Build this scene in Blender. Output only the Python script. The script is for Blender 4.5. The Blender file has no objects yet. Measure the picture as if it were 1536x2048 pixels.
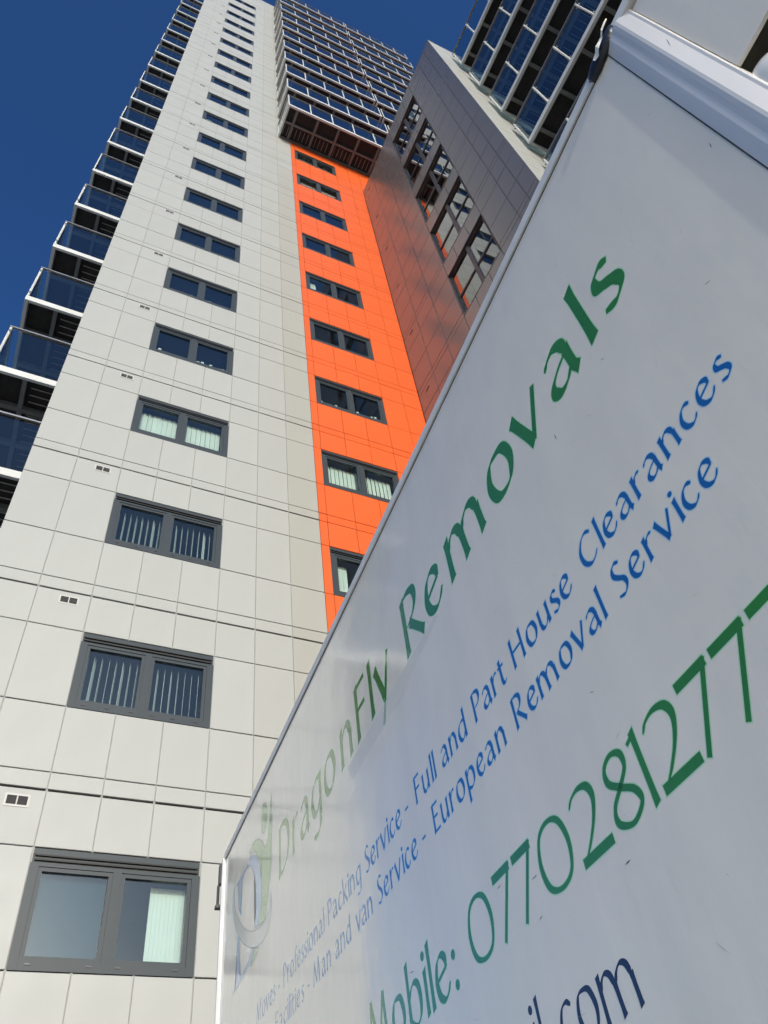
import bpy, bmesh, math, random
from mathutils import Vector, Matrix
random.seed(7)
sc = bpy.context.scene
COL = sc.collection

# ------------------------------------------------------------------ camera, sky, sun, exposure
CAM = Vector((-0.404, -8.1845, 1.6))
R = ((0.9029231, -0.4147093, -0.1128983), (0.2487342, 0.7184076, -0.6496321), (0.3505155, 0.5584862, 0.7518192))
cam = bpy.data.objects.new("camera", bpy.data.cameras.new("camera"))
COL.objects.link(cam)
cam.matrix_world = Matrix(((R[0][0], -R[1][0], -R[2][0], CAM.x), (R[0][1], -R[1][1], -R[2][1], CAM.y),
                           (R[0][2], -R[1][2], -R[2][2], CAM.z), (0, 0, 0, 1)))
cam.data.sensor_fit = 'VERTICAL'
cam.data.sensor_height = 24.0
cam.data.lens = 24.0 * 1560.45 / 2048.0
cam.data.clip_start = 0.05
cam.data.clip_end = 3000
sc.camera = cam

SUN_DIR = Vector((0.178, 1.0, -0.32)).normalized()       # the way the light travels
world = bpy.data.worlds.new("World"); sc.world = world; world.use_nodes = True
wn = world.node_tree.nodes; wl = world.node_tree.links
sky = wn.new('ShaderNodeTexSky'); sky.sky_type = 'NISHITA'; sky.sun_disc = False
sky.sun_elevation = math.asin(-SUN_DIR.z)
sky.sun_rotation = math.atan2(-SUN_DIR.x, -SUN_DIR.y)
sky.altitude = 0; sky.air_density = 1.5; sky.dust_density = 3.4; sky.ozone_density = 7.0
bg = wn['Background']; bg.inputs[1].default_value = 0.107
gm = wn.new('ShaderNodeGamma'); gm.inputs[1].default_value = 1.45      # deep blue contrast of a clear winter sky
wl.new(sky.outputs[0], gm.inputs[0]); wl.new(gm.outputs[0], bg.inputs[0])
sun = bpy.data.objects.new("sun", bpy.data.lights.new("sun", 'SUN')); COL.objects.link(sun)
sun.data.energy = 2.3; sun.data.angle = math.radians(0.5); sun.data.color = (1.0, 0.95, 0.86)
sun.rotation_euler = SUN_DIR.to_track_quat('-Z', 'Y').to_euler()
sc.view_settings.view_transform = 'Standard'; sc.view_settings.look = 'None'
sc.view_settings.gamma = 1.0; sc.view_settings.exposure = 0.0
sc.view_settings.use_curve_mapping = False
sc.cycles.transparent_max_bounces = 32
sc.cycles.max_bounces = 10
sc.cycles.use_denoising = True

# ------------------------------------------------------------------ materials
def mat(name, color, rough=0.5, metal=0.0, spec=0.5, bump=None, var=None, coat=0.0, coat_rough=0.1, rvar=None, ior=1.5):
    m = bpy.data.materials.new(name); m.use_nodes = True
    nt = m.node_tree; n = nt.nodes; l = nt.links; b = n['Principled BSDF']
    b.inputs['Base Color'].default_value = (*color, 1); b.inputs['Roughness'].default_value = rough
    b.inputs['Metallic'].default_value = metal; b.inputs['Specular IOR Level'].default_value = spec
    b.inputs['IOR'].default_value = ior
    b.inputs['Coat Weight'].default_value = coat; b.inputs['Coat Roughness'].default_value = coat_rough
    tc = n.new('ShaderNodeTexCoord')
    def noise(scale, detail=3, vec=(1, 1, 1), rough_=0.5):
        mp = n.new('ShaderNodeMapping'); mp.inputs['Scale'].default_value = vec
        l.new(tc.outputs['Object'], mp.inputs[0])
        t = n.new('ShaderNodeTexNoise'); t.inputs['Scale'].default_value = scale; t.inputs['Detail'].default_value = detail
        t.inputs['Roughness'].default_value = rough_
        l.new(mp.outputs[0], t.inputs[0]); return t
    if var:                       # (scale, amount, stretch)
        t = noise(var[0], 4, var[2] if len(var) > 2 else (1, 1, 1))
        r = n.new('ShaderNodeMapRange'); r.inputs[1].default_value = 0.3; r.inputs[2].default_value = 0.7
        r.inputs[3].default_value = 1 - var[1]; r.inputs[4].default_value = 1 + var[1]
        l.new(t.outputs[0], r.inputs[0])
        oi = n.new('ShaderNodeObjectInfo')
        r2 = n.new('ShaderNodeMapRange'); r2.inputs[3].default_value = 1 - var[1] * .5; r2.inputs[4].default_value = 1 + var[1] * .5
        l.new(oi.outputs['Random'], r2.inputs[0])
        mu = n.new('ShaderNodeMath'); mu.operation = 'MULTIPLY'; l.new(r.outputs[0], mu.inputs[0]); l.new(r2.outputs[0], mu.inputs[1])
        v = n.new('ShaderNodeVectorMath'); v.operation = 'SCALE'; v.inputs[0].default_value = color
        l.new(mu.outputs[0], v.inputs['Scale']); l.new(v.outputs[0], b.inputs['Base Color'])
    if rvar:
        t = noise(rvar[0], 4, rvar[3] if len(rvar) > 3 else (1, 1, 1))
        r = n.new('ShaderNodeMapRange'); r.inputs[1].default_value = 0.3; r.inputs[2].default_value = 0.7
        r.inputs[3].default_value = rvar[1]; r.inputs[4].default_value = rvar[2]
        l.new(t.outputs[0], r.inputs[0]); l.new(r.outputs[0], b.inputs['Roughness'])
    if bump:
        prev = None
        for (s, dist, *st) in bump:
            t = noise(s, 3, st[0] if st else (1, 1, 1))
            bp = n.new('ShaderNodeBump'); bp.inputs['Strength'].default_value = 1.0; bp.inputs['Distance'].default_value = dist
            l.new(t.outputs[0], bp.inputs['Height'])
            if prev: l.new(prev.outputs[0], bp.inputs['Normal'])
            prev = bp
        l.new(prev.outputs[0], b.inputs['Normal'])
        if coat: l.new(prev.outputs[0], b.inputs['Coat Normal'])
    return m

def glass_mat(name, tint, refl_rough=0.0, ior=1.5, boost=1.0):
    m = bpy.data.materials.new(name); m.use_nodes = True
    nt = m.node_tree; n = nt.nodes; l = nt.links; n.remove(n['Principled BSDF'])
    out = n['Material Output']
    tr = n.new('ShaderNodeBsdfTransparent'); tr.inputs[0].default_value = (*tint, 1)
    gl = n.new('ShaderNodeBsdfGlossy'); gl.inputs['Roughness'].default_value = refl_rough
    gl.inputs[0].default_value = (1, 1, 1, 1)
    fr = n.new('ShaderNodeFresnel')
    ge = n.new('ShaderNodeNewGeometry'); mr = n.new('ShaderNodeMapRange')      # same reflectance from either face of the sheet
    mr.inputs[3].default_value = ior; mr.inputs[4].default_value = 1/ior
    l.new(ge.outputs['Backfacing'], mr.inputs[0]); l.new(mr.outputs[0], fr.inputs[0])
    mu = n.new('ShaderNodeMath'); mu.operation = 'MULTIPLY'; mu.inputs[1].default_value = boost; mu.use_clamp = True
    l.new(fr.outputs[0], mu.inputs[0])
    mx = n.new('ShaderNodeMixShader'); l.new(mu.outputs[0], mx.inputs[0]); l.new(tr.outputs[0], mx.inputs[1]); l.new(gl.outputs[0], mx.inputs[2])
    l.new(mx.outputs[0], out.inputs[0])
    return m

M = {}
M['grey'] = mat('grey_cladding', (0.330, 0.339, 0.329), 0.5, 0.0, 0.4, bump=[(1.3, 0.006)], var=(1.6, 0.03, (1, 1, 0.35)), rvar=(2.0, 0.42, 0.56))
M['greyb'] = mat('grey_cladding_sheen_tint', (0.322, 0.327, 0.311), 0.5, 0.0, 0.4, bump=[(1.3, 0.006)], var=(1.6, 0.03, (1, 1, 0.35)))  # sheen gradient beside the orange strip, put into the base colour
M['greyc'] = mat('grey_cladding_sheen_warm', (0.305, 0.302, 0.276), 0.5, 0.0, 0.4, bump=[(1.3, 0.006)], var=(1.6, 0.03, (1, 1, 0.35)))  # stronger step of that sheen, painted darker and warmer
M['orange'] = mat('orange_cladding', (0.62, 0.098, 0.015), 0.42, 0.0, 0.4, bump=[(1.3, 0.006)], var=(0.9, 0.045), rvar=(2.0, 0.36, 0.5))
M['dark'] = mat('dark_metal_cladding', (0.245, 0.232, 0.222), 0.27, 0.45, 0.5, bump=[(0.7, 0.002)], var=(0.6, 0.03))
M['backing'] = mat('joint_backing', (0.03, 0.03, 0.032), 0.8)
M['rail_joint'] = mat('joint_carrier', (0.22, 0.22, 0.21), 0.5)
M['rail_joint_o'] = mat('joint_carrier_orange', (0.3, 0.06, 0.02), 0.5)
M['frame'] = mat('window_frame_grey', (0.034, 0.043, 0.050), 0.45, 0.0, 0.3, var=(3, 0.04))
M['frame_dark'] = mat('window_frame_dark', (0.035, 0.035, 0.037), 0.35)
M['black'] = mat('black_slot', (0.006, 0.006, 0.007), 0.6)
M['glass'] = glass_mat('window_glass', (0.86, 0.92, 0.905), 0.0, 1.5, 0.85)
M['glass_wing'] = glass_mat('wing_window_glass', (0.35, 0.42, 0.42), 0.0, 1.9, 1.6)
M['glass_bal'] = glass_mat('balcony_glass', (0.68, 0.77, 0.79), 0.0, 1.5, 0.9)
M['blind'] = mat('blind_fabric', (0.66, 0.67, 0.64), 0.85, 0.0, 0.2)
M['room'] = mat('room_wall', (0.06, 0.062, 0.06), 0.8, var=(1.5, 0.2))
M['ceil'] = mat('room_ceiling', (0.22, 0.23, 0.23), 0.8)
M['white_metal'] = mat('white_coated_metal', (0.54, 0.55, 0.54), 0.35, var=(2, 0.05))
M['beam'] = mat('grey_beam', (0.14, 0.145, 0.14), 0.6, var=(4, 0.1))
M['batten'] = mat('pale_batten', (0.4, 0.38, 0.35), 0.6)
M['deck'] = mat('dark_deck_board', (0.02, 0.018, 0.017), 0.8, var=(8, 0.3))
M['steel'] = mat('stainless_steel', (0.62, 0.62, 0.6), 0.22, 1.0)
M['rail_top'] = mat('handrail_metal', (0.45, 0.42, 0.38), 0.3, 0.8)
M['vent'] = mat('vent_white', (0.42, 0.42, 0.41), 0.5)
M['mesh'] = mat('vent_mesh', (0.03, 0.03, 0.03), 0.7, bump=[(120, 0.01)])
M['truck'] = mat('truck_white_panel', (0.90, 0.84, 0.73), 0.2, 0.0, 0.5, coat=0.85, coat_rough=0.09, ior=1.5, bump=[(4.0, 0.0024), (26, 0.00035, (1, 1, 0.10)), (150, 0.00016, (1, 1, 0.3))],
                 var=(7, 0.035, (1, 1, 0.4)), rvar=(3.0, 0.10, 0.2, (1, 1, 0.3)))
M['truck_rail'] = mat('truck_painted_rail', (0.72, 0.72, 0.71), 0.35, 0.0, 0.5, var=(9, 0.06))
M['truck_post'] = mat('truck_aluminium_post', (0.88, 0.85, 0.80), 0.34, 0.28, 0.5, bump=[(14, 0.0012, (1, 1, 0.08))], var=(7, 0.06, (1, 1, 0.2)))
M['grime'] = mat('dark_sealant', (0.05, 0.045, 0.04), 0.7, var=(30, 0.5))
M['cap'] = mat('black_plastic_cap', (0.012, 0.013, 0.018), 0.35, bump=[(60, 0.004)])
M['scratch'] = mat('scratch_grey', (0.42, 0.42, 0.41), 0.6)
M['foil'] = mat('torn_foil_tape', (0.92, 0.90, 0.82), 0.4, 0.0, bump=[(40, 0.01)])
M['green'] = mat('green_vinyl', (0.035, 0.225, 0.002), 0.16, 0.0, 0.5, coat=1.0, coat_rough=0.07, ior=1.55, var=(12, 0.06))
M['green_halo'] = mat('pale_green_vinyl_edge', (0.55, 0.84, 0.52), 0.2, coat=1.0)
M['blue'] = mat('blue_vinyl', (0.012, 0.135, 0.42), 0.16, 0.0, 0.5, coat=1.0, coat_rough=0.07, ior=1.55, var=(12, 0.06))
M['blue_halo'] = mat('pale_blue_vinyl_edge', (0.48, 0.72, 0.88), 0.2, coat=1.0)
M['navy'] = mat('navy_vinyl', (0.02, 0.035, 0.10), 0.25)
M['logo_green'] = mat('logo_green_vinyl', (0.16, 0.42, 0.13), 0.16, 0.0, 0.5, coat=1.0, coat_rough=0.07, ior=1.55)
M['logo_blue'] = mat('logo_blue_vinyl', (0.22, 0.42, 0.72), 0.16, 0.0, 0.5, coat=1.0, coat_rough=0.07, ior=1.55)
M['logo_grey'] = mat('logo_silver_vinyl', (0.56, 0.57, 0.57), 0.16, 0.0, 0.5, coat=1.0, coat_rough=0.07, ior=1.55)
M['logo_edge'] = mat('logo_edge_grey', (0.30, 0.31, 0.30), 0.3)
M['recess'] = mat('grey_recess_lining', (0.16, 0.17, 0.165), 0.7)
M['tyre'] = mat('tyre_rubber', (0.02, 0.02, 0.02), 0.8, bump=[(60, 0.01)])
M['chassis'] = mat('chassis_steel', (0.04, 0.04, 0.045), 0.5, 0.3)
M['cab'] = mat('cab_white_paint', (0.72, 0.73, 0.72), 0.25, coat=0.5)
M['tape'] = glass_mat('clear_tape', (1, 1, 1), 0.3, 1.5, 1.2)
_t = M['tape'].node_tree; _d = _t.nodes.new('ShaderNodeBsdfDiffuse'); _d.inputs[0].default_value = (0.93, 0.92, 0.88, 1)
_x = _t.nodes.new('ShaderNodeMixShader'); _x.inputs[0].default_value = 0.42
_o = _t.nodes['Material Output']; _t.links.new(_o.inputs[0].links[0].from_socket, _x.inputs[1]); _t.links.new(_d.outputs[0], _x.inputs[2]); _t.links.new(_x.outputs[0], _o.inputs[0])
M['asphalt'] = mat('concrete_forecourt', (0.50, 0.46, 0.39), 0.85, var=(0.5, 0.15), bump=[(40, 0.02)])
M['paving'] = mat('paving_stone', (0.32, 0.30, 0.27), 0.8, var=(2, 0.12))
M['kerb'] = mat('kerb_concrete', (0.38, 0.37, 0.35), 0.8)

# ------------------------------------------------------------------ helpers
class MB:
    def __init__(self): self.v = []; self.f = []
    def box(self, x0, x1, y0, y1, z0, z1):
        b = len(self.v)
        self.v += [(x0, y0, z0), (x1, y0, z0), (x1, y1, z0), (x0, y1, z0), (x0, y0, z1), (x1, y0, z1), (x1, y1, z1), (x0, y1, z1)]
        self.f += [(b, b+3, b+2, b+1), (b+4, b+5, b+6, b+7), (b, b+1, b+5, b+4), (b+1, b+2, b+6, b+5), (b+2, b+3, b+7, b+6), (b+3, b, b+4, b+7)]
        return self
    def panel(self, x0, x1, z0, z1, y0, y1, c=0.004):
        """cassette: face at y0 with small bevelled edge, back at y1"""
        b = len(self.v)
        for (a0, a1, c0, c1, y) in ((x0+c, x1-c, z0+c, z1-c, y0), (x0, x1, z0, z1, y0+c), (x0, x1, z0, z1, y1)):
            self.v += [(a0, y, c0), (a1, y, c0), (a1, y, c1), (a0, y, c1)]
        self.f.append((b, b+1, b+2, b+3))
        for k in (0, 4):
            for i in range(4):
                j = (i+1) % 4
                self.f.append((b+k+j, b+k+i, b+k+4+i, b+k+4+j))
        return self
    def tube(self, p0, p1, r, n=10):
        p0 = Vector(p0); p1 = Vector(p1); d = (p1-p0).normalized()
        a = d.orthogonal().normalized(); c = d.cross(a); b = len(self.v)
        for p in (p0, p1):
            for i in range(n):
                t = 2*math.pi*i/n; q = p + (a*math.cos(t)+c*math.sin(t))*r; self.v.append(tuple(q))
        for i in range(n):
            j = (i+1) % n; self.f.append((b+i, b+j, b+n+j, b+n+i))
        self.f.append(tuple(b+i for i in reversed(range(n)))); self.f.append(tuple(b+n+i for i in range(n)))
        return self
    def mesh(self, name, m, smooth=False):
        me = bpy.data.meshes.new(name); me.from_pydata(self.v, [], self.f); me.materials.append(m)
        if smooth:
            for p in me.polygons: p.use_smooth = True
        me.update(); return me
    def obj(self, name, m, parent=None, loc=(0, 0, 0), kind=None, smooth=False):
        return place(name, self.mesh(name, m, smooth), parent, loc, kind=kind)

def place(name, me, parent=None, loc=(0, 0, 0), kind=None, rz=0.0):
    o = bpy.data.objects.new(name, me); COL.objects.link(o); o.location = loc
    if rz: o.rotation_euler = (0, 0, rz)
    if parent: o.parent = parent
    if kind: o['kind'] = kind
    return o

def thing(name, label, cat, loc=(0, 0, 0), group=None):
    o = bpy.data.objects.new(name, None); COL.objects.link(o); o.location = loc
    o['label'] = label; o['category'] = cat
    if group: o['group'] = group
    return o

_pc = {}
def panel_mesh(w, h, m, gx=0.0045, gz=0.007, depth=0.03, gt=None):
    gt = gz if gt is None else gt
    k = (round(w, 3), round(h, 3), m, gx, gz, gt)
    if k not in _pc:
        _pc[k] = MB().panel(gx, w-gx, gz, h-gt, 0.0, depth).mesh(m + '_panel', M[m])
    return _pc[k]

# ------------------------------------------------------------------ ground
g = MB(); g.box(-900, 900, -900, 900, -0.5, 0.0).obj('ground', M['asphalt'], kind='structure')
pv = MB(); pv.box(-30, 40, -2.6, 0.6, 0.004, 0.12).obj('pavement', M['paving'], kind='structure')
kb = MB(); kb.box(-30, 40, -2.75, -2.605, 0.004, 0.13).obj('kerb', M['kerb'], kind='structure')

# ------------------------------------------------------------------ the tower
Z0, H = 5.673, 2.8
def zl(n): return Z0 + H*n
XG = [-1.336, -0.668, 0.0, 0.563, 1.127, 1.693, 2.255, 2.82, 3.39]
XO = [3.39, 3.545, 4.10, 4.66, 5.215, 5.775, 6.272]
ROWS = [(0.0, 0.22), (0.22, 0.295), (0.295, 0.597), (0.597, 1.0)]
TOP = 65.8
tower = thing('apartment_tower', 'tall tower in pale grey panels with one orange strip and balconies up its sides', 'tower block')

def jitter(): return random.uniform(-0.0012, 0.0012)

# structural wall behind the cladding, left open at the windows
wall = MB()
def wall_cols(x0, x1, wins, y0, y1, z0, z1):
    z = z0
    for (a, b) in wins:
        wall.box(x0, x1, y0, y1, z, a); z = b
    wall.box(x0, x1, y0, y1, z, z1)
gw = [(zl(n)-1.127, zl(n)) for n in range(0, 21)]
ow = [(zl(n)-1.127, zl(n)) for n in range(0, 11)]
wall_cols(-1.332, 0.0, [], 0.034, 0.3, 0.0, TOP)
wall_cols(0.0, 1.693, gw, 0.034, 0.3, 0.0, TOP)
wall_cols(1.693, 3.545, [], 0.034, 0.3, 0.0, TOP)
wall_cols(3.545, 5.215, ow, 0.034, 0.3, 0.0, TOP)
wall_cols(5.215, 12.3, [], 0.034, 0.3, 0.0, TOP)
wall.box(-1.332, 12.3, 2.0, 16.0, 0.0, TOP-0.01)
wall.box(-1.332, -1.1, 0.3, 2.0, 0.0, TOP-0.01)
wall.box(12.1, 12.3, 0.3, 2.0, 0.0, TOP-0.01)
wall.obj('wall', M['backing'], tower)
MB().box(-1.34, 12.32, 0.035, 16.02, TOP, TOP+0.12).obj('roof', M['grey'], tower)

# vertical joint carriers, brighter than the horizontal recesses
c = MB()
for x in XG[1:-1]:
    for (a, b) in ([(0, TOP)] if x not in (0.563, 1.127) else [(zl(n), zl(n+1)-1.127) for n in range(-1, 21)]):
        c.box(x-0.012, x+0.012, 0.009, 0.033, a, b)
c.obj('joint_carrier', M['rail_joint'], tower, kind='stuff')

rest_g = MB(); rest_w = MB(); rest_o = MB()
IND_TOP_G = 9
for n in range(-2, 22):
    for ri, (a, b) in enumerate(ROWS):
        z0, z1 = zl(n+a), zl(n+b)
        z0 = max(z0, 0.12); z1 = min(z1, TOP)
        if z1-z0 < 0.05: continue
        gz = 0.011 if ri in (0, 1) else 0.007
        for i in range(8):
            if ri == 3 and i in (2, 3, 4) and 0 <= n+1 <= 20: continue
            x0, x1 = XG[i], XG[i+1]
            lo = (0.006, 0.014, 0.006, 0.007)[ri]; hi = (0.014, 0.006, 0.007, 0.006)[ri]
            if -1 <= n < IND_TOP_G:
                o = place('grey_panel', panel_mesh(x1-x0, z1-z0, 'greyc' if i == 7 else 'greyb' if i == 6 else 'grey', 0.004, lo, gt=hi), tower, (x0, jitter(), z0))  # columns next to the orange take the greys with painted sheen
            else:
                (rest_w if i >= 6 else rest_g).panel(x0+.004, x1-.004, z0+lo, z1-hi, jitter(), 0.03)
        # orange part of the face, and the wall behind the stacked balconies
        if n <= 10:
            for i in range(6):
                if ri == 3 and i in (1, 2, 3) and 0 <= n+1 <= 10: continue
                x0, x1 = XO[i], XO[i+1]
                if z0 > 34.35: continue
                z1o = min(z1, 34.36)
                if n >= 1:
                    place('orange_panel', panel_mesh(x1-x0, z1o-z0, 'orange', 0.003, 0.007 if ri == 1 else 0.005), tower, (x0, jitter(), z0))
                else:
                    rest_o.panel(x0+.003, x1-.003, z0+.005, z1o-.005, jitter(), 0.03)
rest_g.obj('upper_grey_panels', M['grey'], tower, kind='stuff')
rest_w.obj('upper_sheen_tint_panels', M['greyb'], tower, kind='stuff')  # last two columns higher up, same sheen painted into the colour
rest_o.obj('lower_orange_panels', M['orange'], tower, kind='stuff')
# wall behind the balcony stacks: orange panels with dark doors
ob = MB(); dr = MB()
for k in range(0, 11):
    z = 34.37 + 2.8*k
    for (xa, xb) in ((3.39, 7.5), (7.5, 12.3)):
        ob.box(xa, xb, 0.0, 0.03, z+2.35, z+2.79)
        w = (xb-xa)
        ob.box(xa, xa+0.45, 0.0, 0.03, z, z+2.345)
        ob.box(xb-0.55, xb, 0.0, 0.03, z, z+2.345)
        ob.box(xa+w*.5-.2, xa+w*.5+.2, 0.0, 0.03, z, z+2.345)
        for (p, q) in ((xa+.455, xa+w*.5-.205), (xa+w*.5+.205, xb-.555)):
            dr.box(p, q, 0.018, 0.03, z, z+2.345)
ob.obj('balcony_wall_panels', M['orange'], tower, kind='stuff')
dr.obj('balcony_doors', M['frame_dark'], tower, kind='stuff')

place('orange_panel', panel_mesh(1.22, 34.36-31.2, 'orange', 0.003, 0.005), tower, (6.275, 0, 31.2))
# ---- windows -----------------------------------------------------
WW, WH = 1.690, 1.124
def window_meshes():
    f = MB()
    f.box(0.0, WW, 0.012, 0.09, -0.062, -0.004)                  # head plate
    f.box(0.0, WW, 0.020, 0.09, -0.150, -0.0625)                 # louvre body
    f.box(0.0, 0.085, 0.004, 0.09, -WH, -0.1505)
    f.box(WW-0.085, WW, 0.004, 0.09, -WH, -0.1505)
    f.box(0.0855, WW-0.0855, 0.004, 0.09, -WH, -WH+0.085)
    f.box(WW/2-0.042, WW/2+0.042, 0.004, 0.09, -WH+0.0855, -0.1505)
    f.box(0.0855, WW-0.0855, 0.006, 0.088, -0.185, -0.1507)
    fm = f.mesh('window', M['frame'])
    s = MB(); w = (WW/2-0.042)-0.0865; h = WH-0.0865-0.186
    for (a, b, c_, d) in ((0, w, 0, .04), (0, w, h-.04, h), (0, .04, .0405, h-.0405), (w-.04, w, .0405, h-.0405)):
        s.box(a, b, 0.016, 0.075, c_, d)
    sm = s.mesh('sash', M['frame'])
    pm = MB().box(.0405, w-.0405, 0.040, 0.048, .0405, h-.0405).mesh('pane', M['glass'])
    sl = MB().box(0.03, WW-0.03, -0.002, 0.0195, -0.082, -0.070).box(0.03, WW-0.03, -0.002, 0.0195, -0.128, -0.112).mesh('vent_slot', M['black'])
    cp = MB().box(0, 0.05, -0.003, 0.0035, 0, 0.016).mesh('drain_cap', M['frame_dark'])
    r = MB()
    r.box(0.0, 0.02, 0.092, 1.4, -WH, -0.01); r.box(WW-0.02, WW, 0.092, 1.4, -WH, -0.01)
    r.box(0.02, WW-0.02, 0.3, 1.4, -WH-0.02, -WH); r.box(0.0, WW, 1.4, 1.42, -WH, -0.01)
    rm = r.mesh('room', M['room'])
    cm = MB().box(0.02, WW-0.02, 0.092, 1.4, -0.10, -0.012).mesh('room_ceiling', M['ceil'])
    return fm, sm, pm, sl, cp, rm, cm, w, h
WM = window_meshes()
def blind_slat(w=0.089, h=0.78):
    return MB().box(-w/2, w/2, -0.0015, 0.0015, 0, h).mesh('blind_slat', M['blind'])
SL = blind_slat()
def window(x, z, mode, near=False):
    fm, sm, pm, slm, cp, rm, cm, w, h = WM
    o = place('window', fm, tower, (x, 0, z))
    for k in (0, 1):
        sx = 0.0865 if k == 0 else WW/2+0.0425
        s = place('sash', sm, o, (sx, 0, -WH+0.086))
        place('pane', pm, o, (sx, 0, -WH+0.086))
    place('vent_slot', slm, o)
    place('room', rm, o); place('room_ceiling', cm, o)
    if near:
        for cx in (0.15, 0.42, 0.70, 0.95, 1.20, 1.48) if near == 6 else (0.14, 0.68, 0.94, 1.48):
            place('drain_cap', cp, o, (cx, 0, -WH+0.045))
    base = -WH+0.12
    if mode == 'open':             # slats turned edge-on to the sun, each catching a strip of light
        for k in range(17):
            xx = 0.14 + k*0.088
            if abs(xx-WW/2) < 0.03: continue
            s = place('blind_slat' if near else 'blind_slat', SL, o, (xx, 0.2, base))
            s.rotation_euler = (0, 0, math.radians(random.gauss(72, 7)))
    elif mode == 'closed':
        for k in range(17):
            xx = 0.13 + k*0.088
            s = place('blind_slat', SL, o, (xx, 0.2, base))
            s.rotation_euler = (0, 0, math.radians(random.gauss(14, 3)))
    elif mode == 'right':
        for k in range(9):
            s = place('blind_slat', SL, o, (1.18+k*0.05, 0.2, base)); s.rotation_euler = (0, 0, math.radians(random.gauss(20, 5)))
    elif mode == 'left':
        for k in range(3):
            s = place('blind_slat', SL, o, (0.2+k*0.07, 0.2, base)); s.rotation_euler = (0, 0, math.radians(12))
    elif mode == 'opal':
        MB().box(0.1, WW/2-0.05, 0.12, 0.125, base-0.01, -0.17).obj('roller_blind', M['opal'], o)
        for k in range(9):
            s = place('blind_slat', SL, o, (1.27+k*0.042, 0.2, base)); s.rotation_euler = (0, 0, math.radians(random.gauss(18, 4)))
    elif mode == 'half':
        hb = MB()
        for k in range(17):
            xx = 0.13+k*0.088; hb.box(xx-.03, xx+.03, 0.2, 0.203, base, base+0.25+0.15*random.random())
        hb.obj('blind', M['blind'], o, kind='stuff')
    return o
M['opal'] = mat('grey_roller_blind', (0.028, 0.044, 0.065), 0.9, 0.0, 0.1)
modes = {0: 'opal', 1: 'open', 2: 'open', 3: 'closed', 4: 'half', 5: 'half', 8: 'half', 10: 'left', 11: 'half', 16: 'half'}
for n in range(0, 21):
    window(0.0015, zl(n), modes.get(n, 'none'), near=(4 if n == 0 else 6 if n < 3 else False))
omodes = {1: 'closed', 2: 'left', 3: 'closed', 4: 'half', 6: 'left', 7: 'half', 9: 'closed', 10: 'closed'}
for n in range(0, 11):
    w = window(3.5365, zl(n), omodes.get(n, 'none'), near=False)
    w.scale = (0.991, 1, 1)

# ---- little air vents
vb = MB().box(0, 0.245, -0.006, 0.004, 0, 0.14).mesh('air_vent', M['vent'])
vg = MB().box(0.02, 0.115, -0.009, -0.0065, 0.022, 0.118).mesh('grille', M['mesh'])
for n in range(0, 21):
    v = place('air_vent', vb, tower, (-0.385, 0, zl(n)+0.395))
    place('grille', vg, v); place('grille', vg, v, (0.108, 0, 0))

# ------------------------------------------------------------------ balconies
NP, PWD, DEP = 5, 0.923, 1.24
BL = NP*PWD
def balcony_meshes():
    s = MB()
    s.box(0, BL, -DEP, -DEP+0.07, 0, 0.17); s.box(0, 0.06, -DEP+0.0705, 0, 0, 0.17); s.box(BL-0.06, BL, -DEP+0.0705, 0, 0, 0.17)
    slab = s.mesh('balcony', M['white_metal'])
    b = MB()
    for x in [0.38+0.865*i for i in range(5)]: b.box(x-.045, x+.045, -DEP+.0905, -0.06, 0.012, 0.13)
    xs = [0.0605]+[0.38+0.865*i for i in range(5)]+[BL-.0605]
    for i in range(len(xs)-1):
        a = xs[i]+(0.046 if i else 0); e = xs[i+1]-(0.046 if i < len(xs)-2 else 0)
        b.box(a, e, -0.655, -0.575, 0.014, 0.13)
    b.box(0.0605, BL-.0605, -DEP+.0708, -DEP+.09, 0.01, 0.13)
    b.box(0.0605, BL-.0605, -0.0595, 0, 0.01, 0.13)
    beam = b.mesh('underside_beam', M['beam'])
    d = MB()
    d.box(0.0605, BL-.0605, -DEP+.071, -0.66, 0.135, 0.165)
    d.box(0.0605, BL-.0605, -0.655, 0, 0.14, 0.165)
    deck = d.mesh('deck', M['deck'])
    bt = MB()
    for i in range(28):
        x = 0.12+(BL-.24)*i/27
        if min(abs(x-(0.38+0.865*j)) for j in range(5)) > .06: bt.box(x-.006, x+.006, -0.50, -0.12, 0.118, 0.138)
    batten = bt.mesh('deck_batten', M['batten'])
    post = MB().box(-.022, .022, -.03, .0, 0.1705, 1.56).mesh('post', M['white_metal'])
    gp = MB().box(.045, PWD-.045, -.010, .002, 0.21, 1.50).mesh('glass_panel', M['glass_bal'])
    ge = MB().box(-.012, .0, 0.05, DEP-.06, 0.21, 1.50).mesh('glass_panel', M['glass_bal'])
    hr = MB().box(-.015, BL+.015, -.04, .012, 1.5605, 1.60).box(-.015, .03, .0125, DEP, 1.5605, 1.60).box(BL-.03, BL+.015, .0125, DEP, 1.5605, 1.60).mesh('handrail', M['rail_top'])
    cl = MB()
    for zz in (0.32, 1.40):
        for sx in (-1, 1): cl.tube((sx*.045, -.028, zz), (sx*.045, .012, zz), .016, 6).box(min(sx*.02, sx*.05), max(sx*.02, sx*.05), -.012, -.004, zz-.008, zz+.008)
    clamp = cl.mesh('glass_clamp', M['steel'])
    pt = MB().tube((0, -.015, .1705), (0, -.015, 1.56), .026, 12).mesh('post', M['white_metal'])
    return slab, beam, deck, post, gp, ge, hr, clamp, pt, batten
BM = balcony_meshes()
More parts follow.
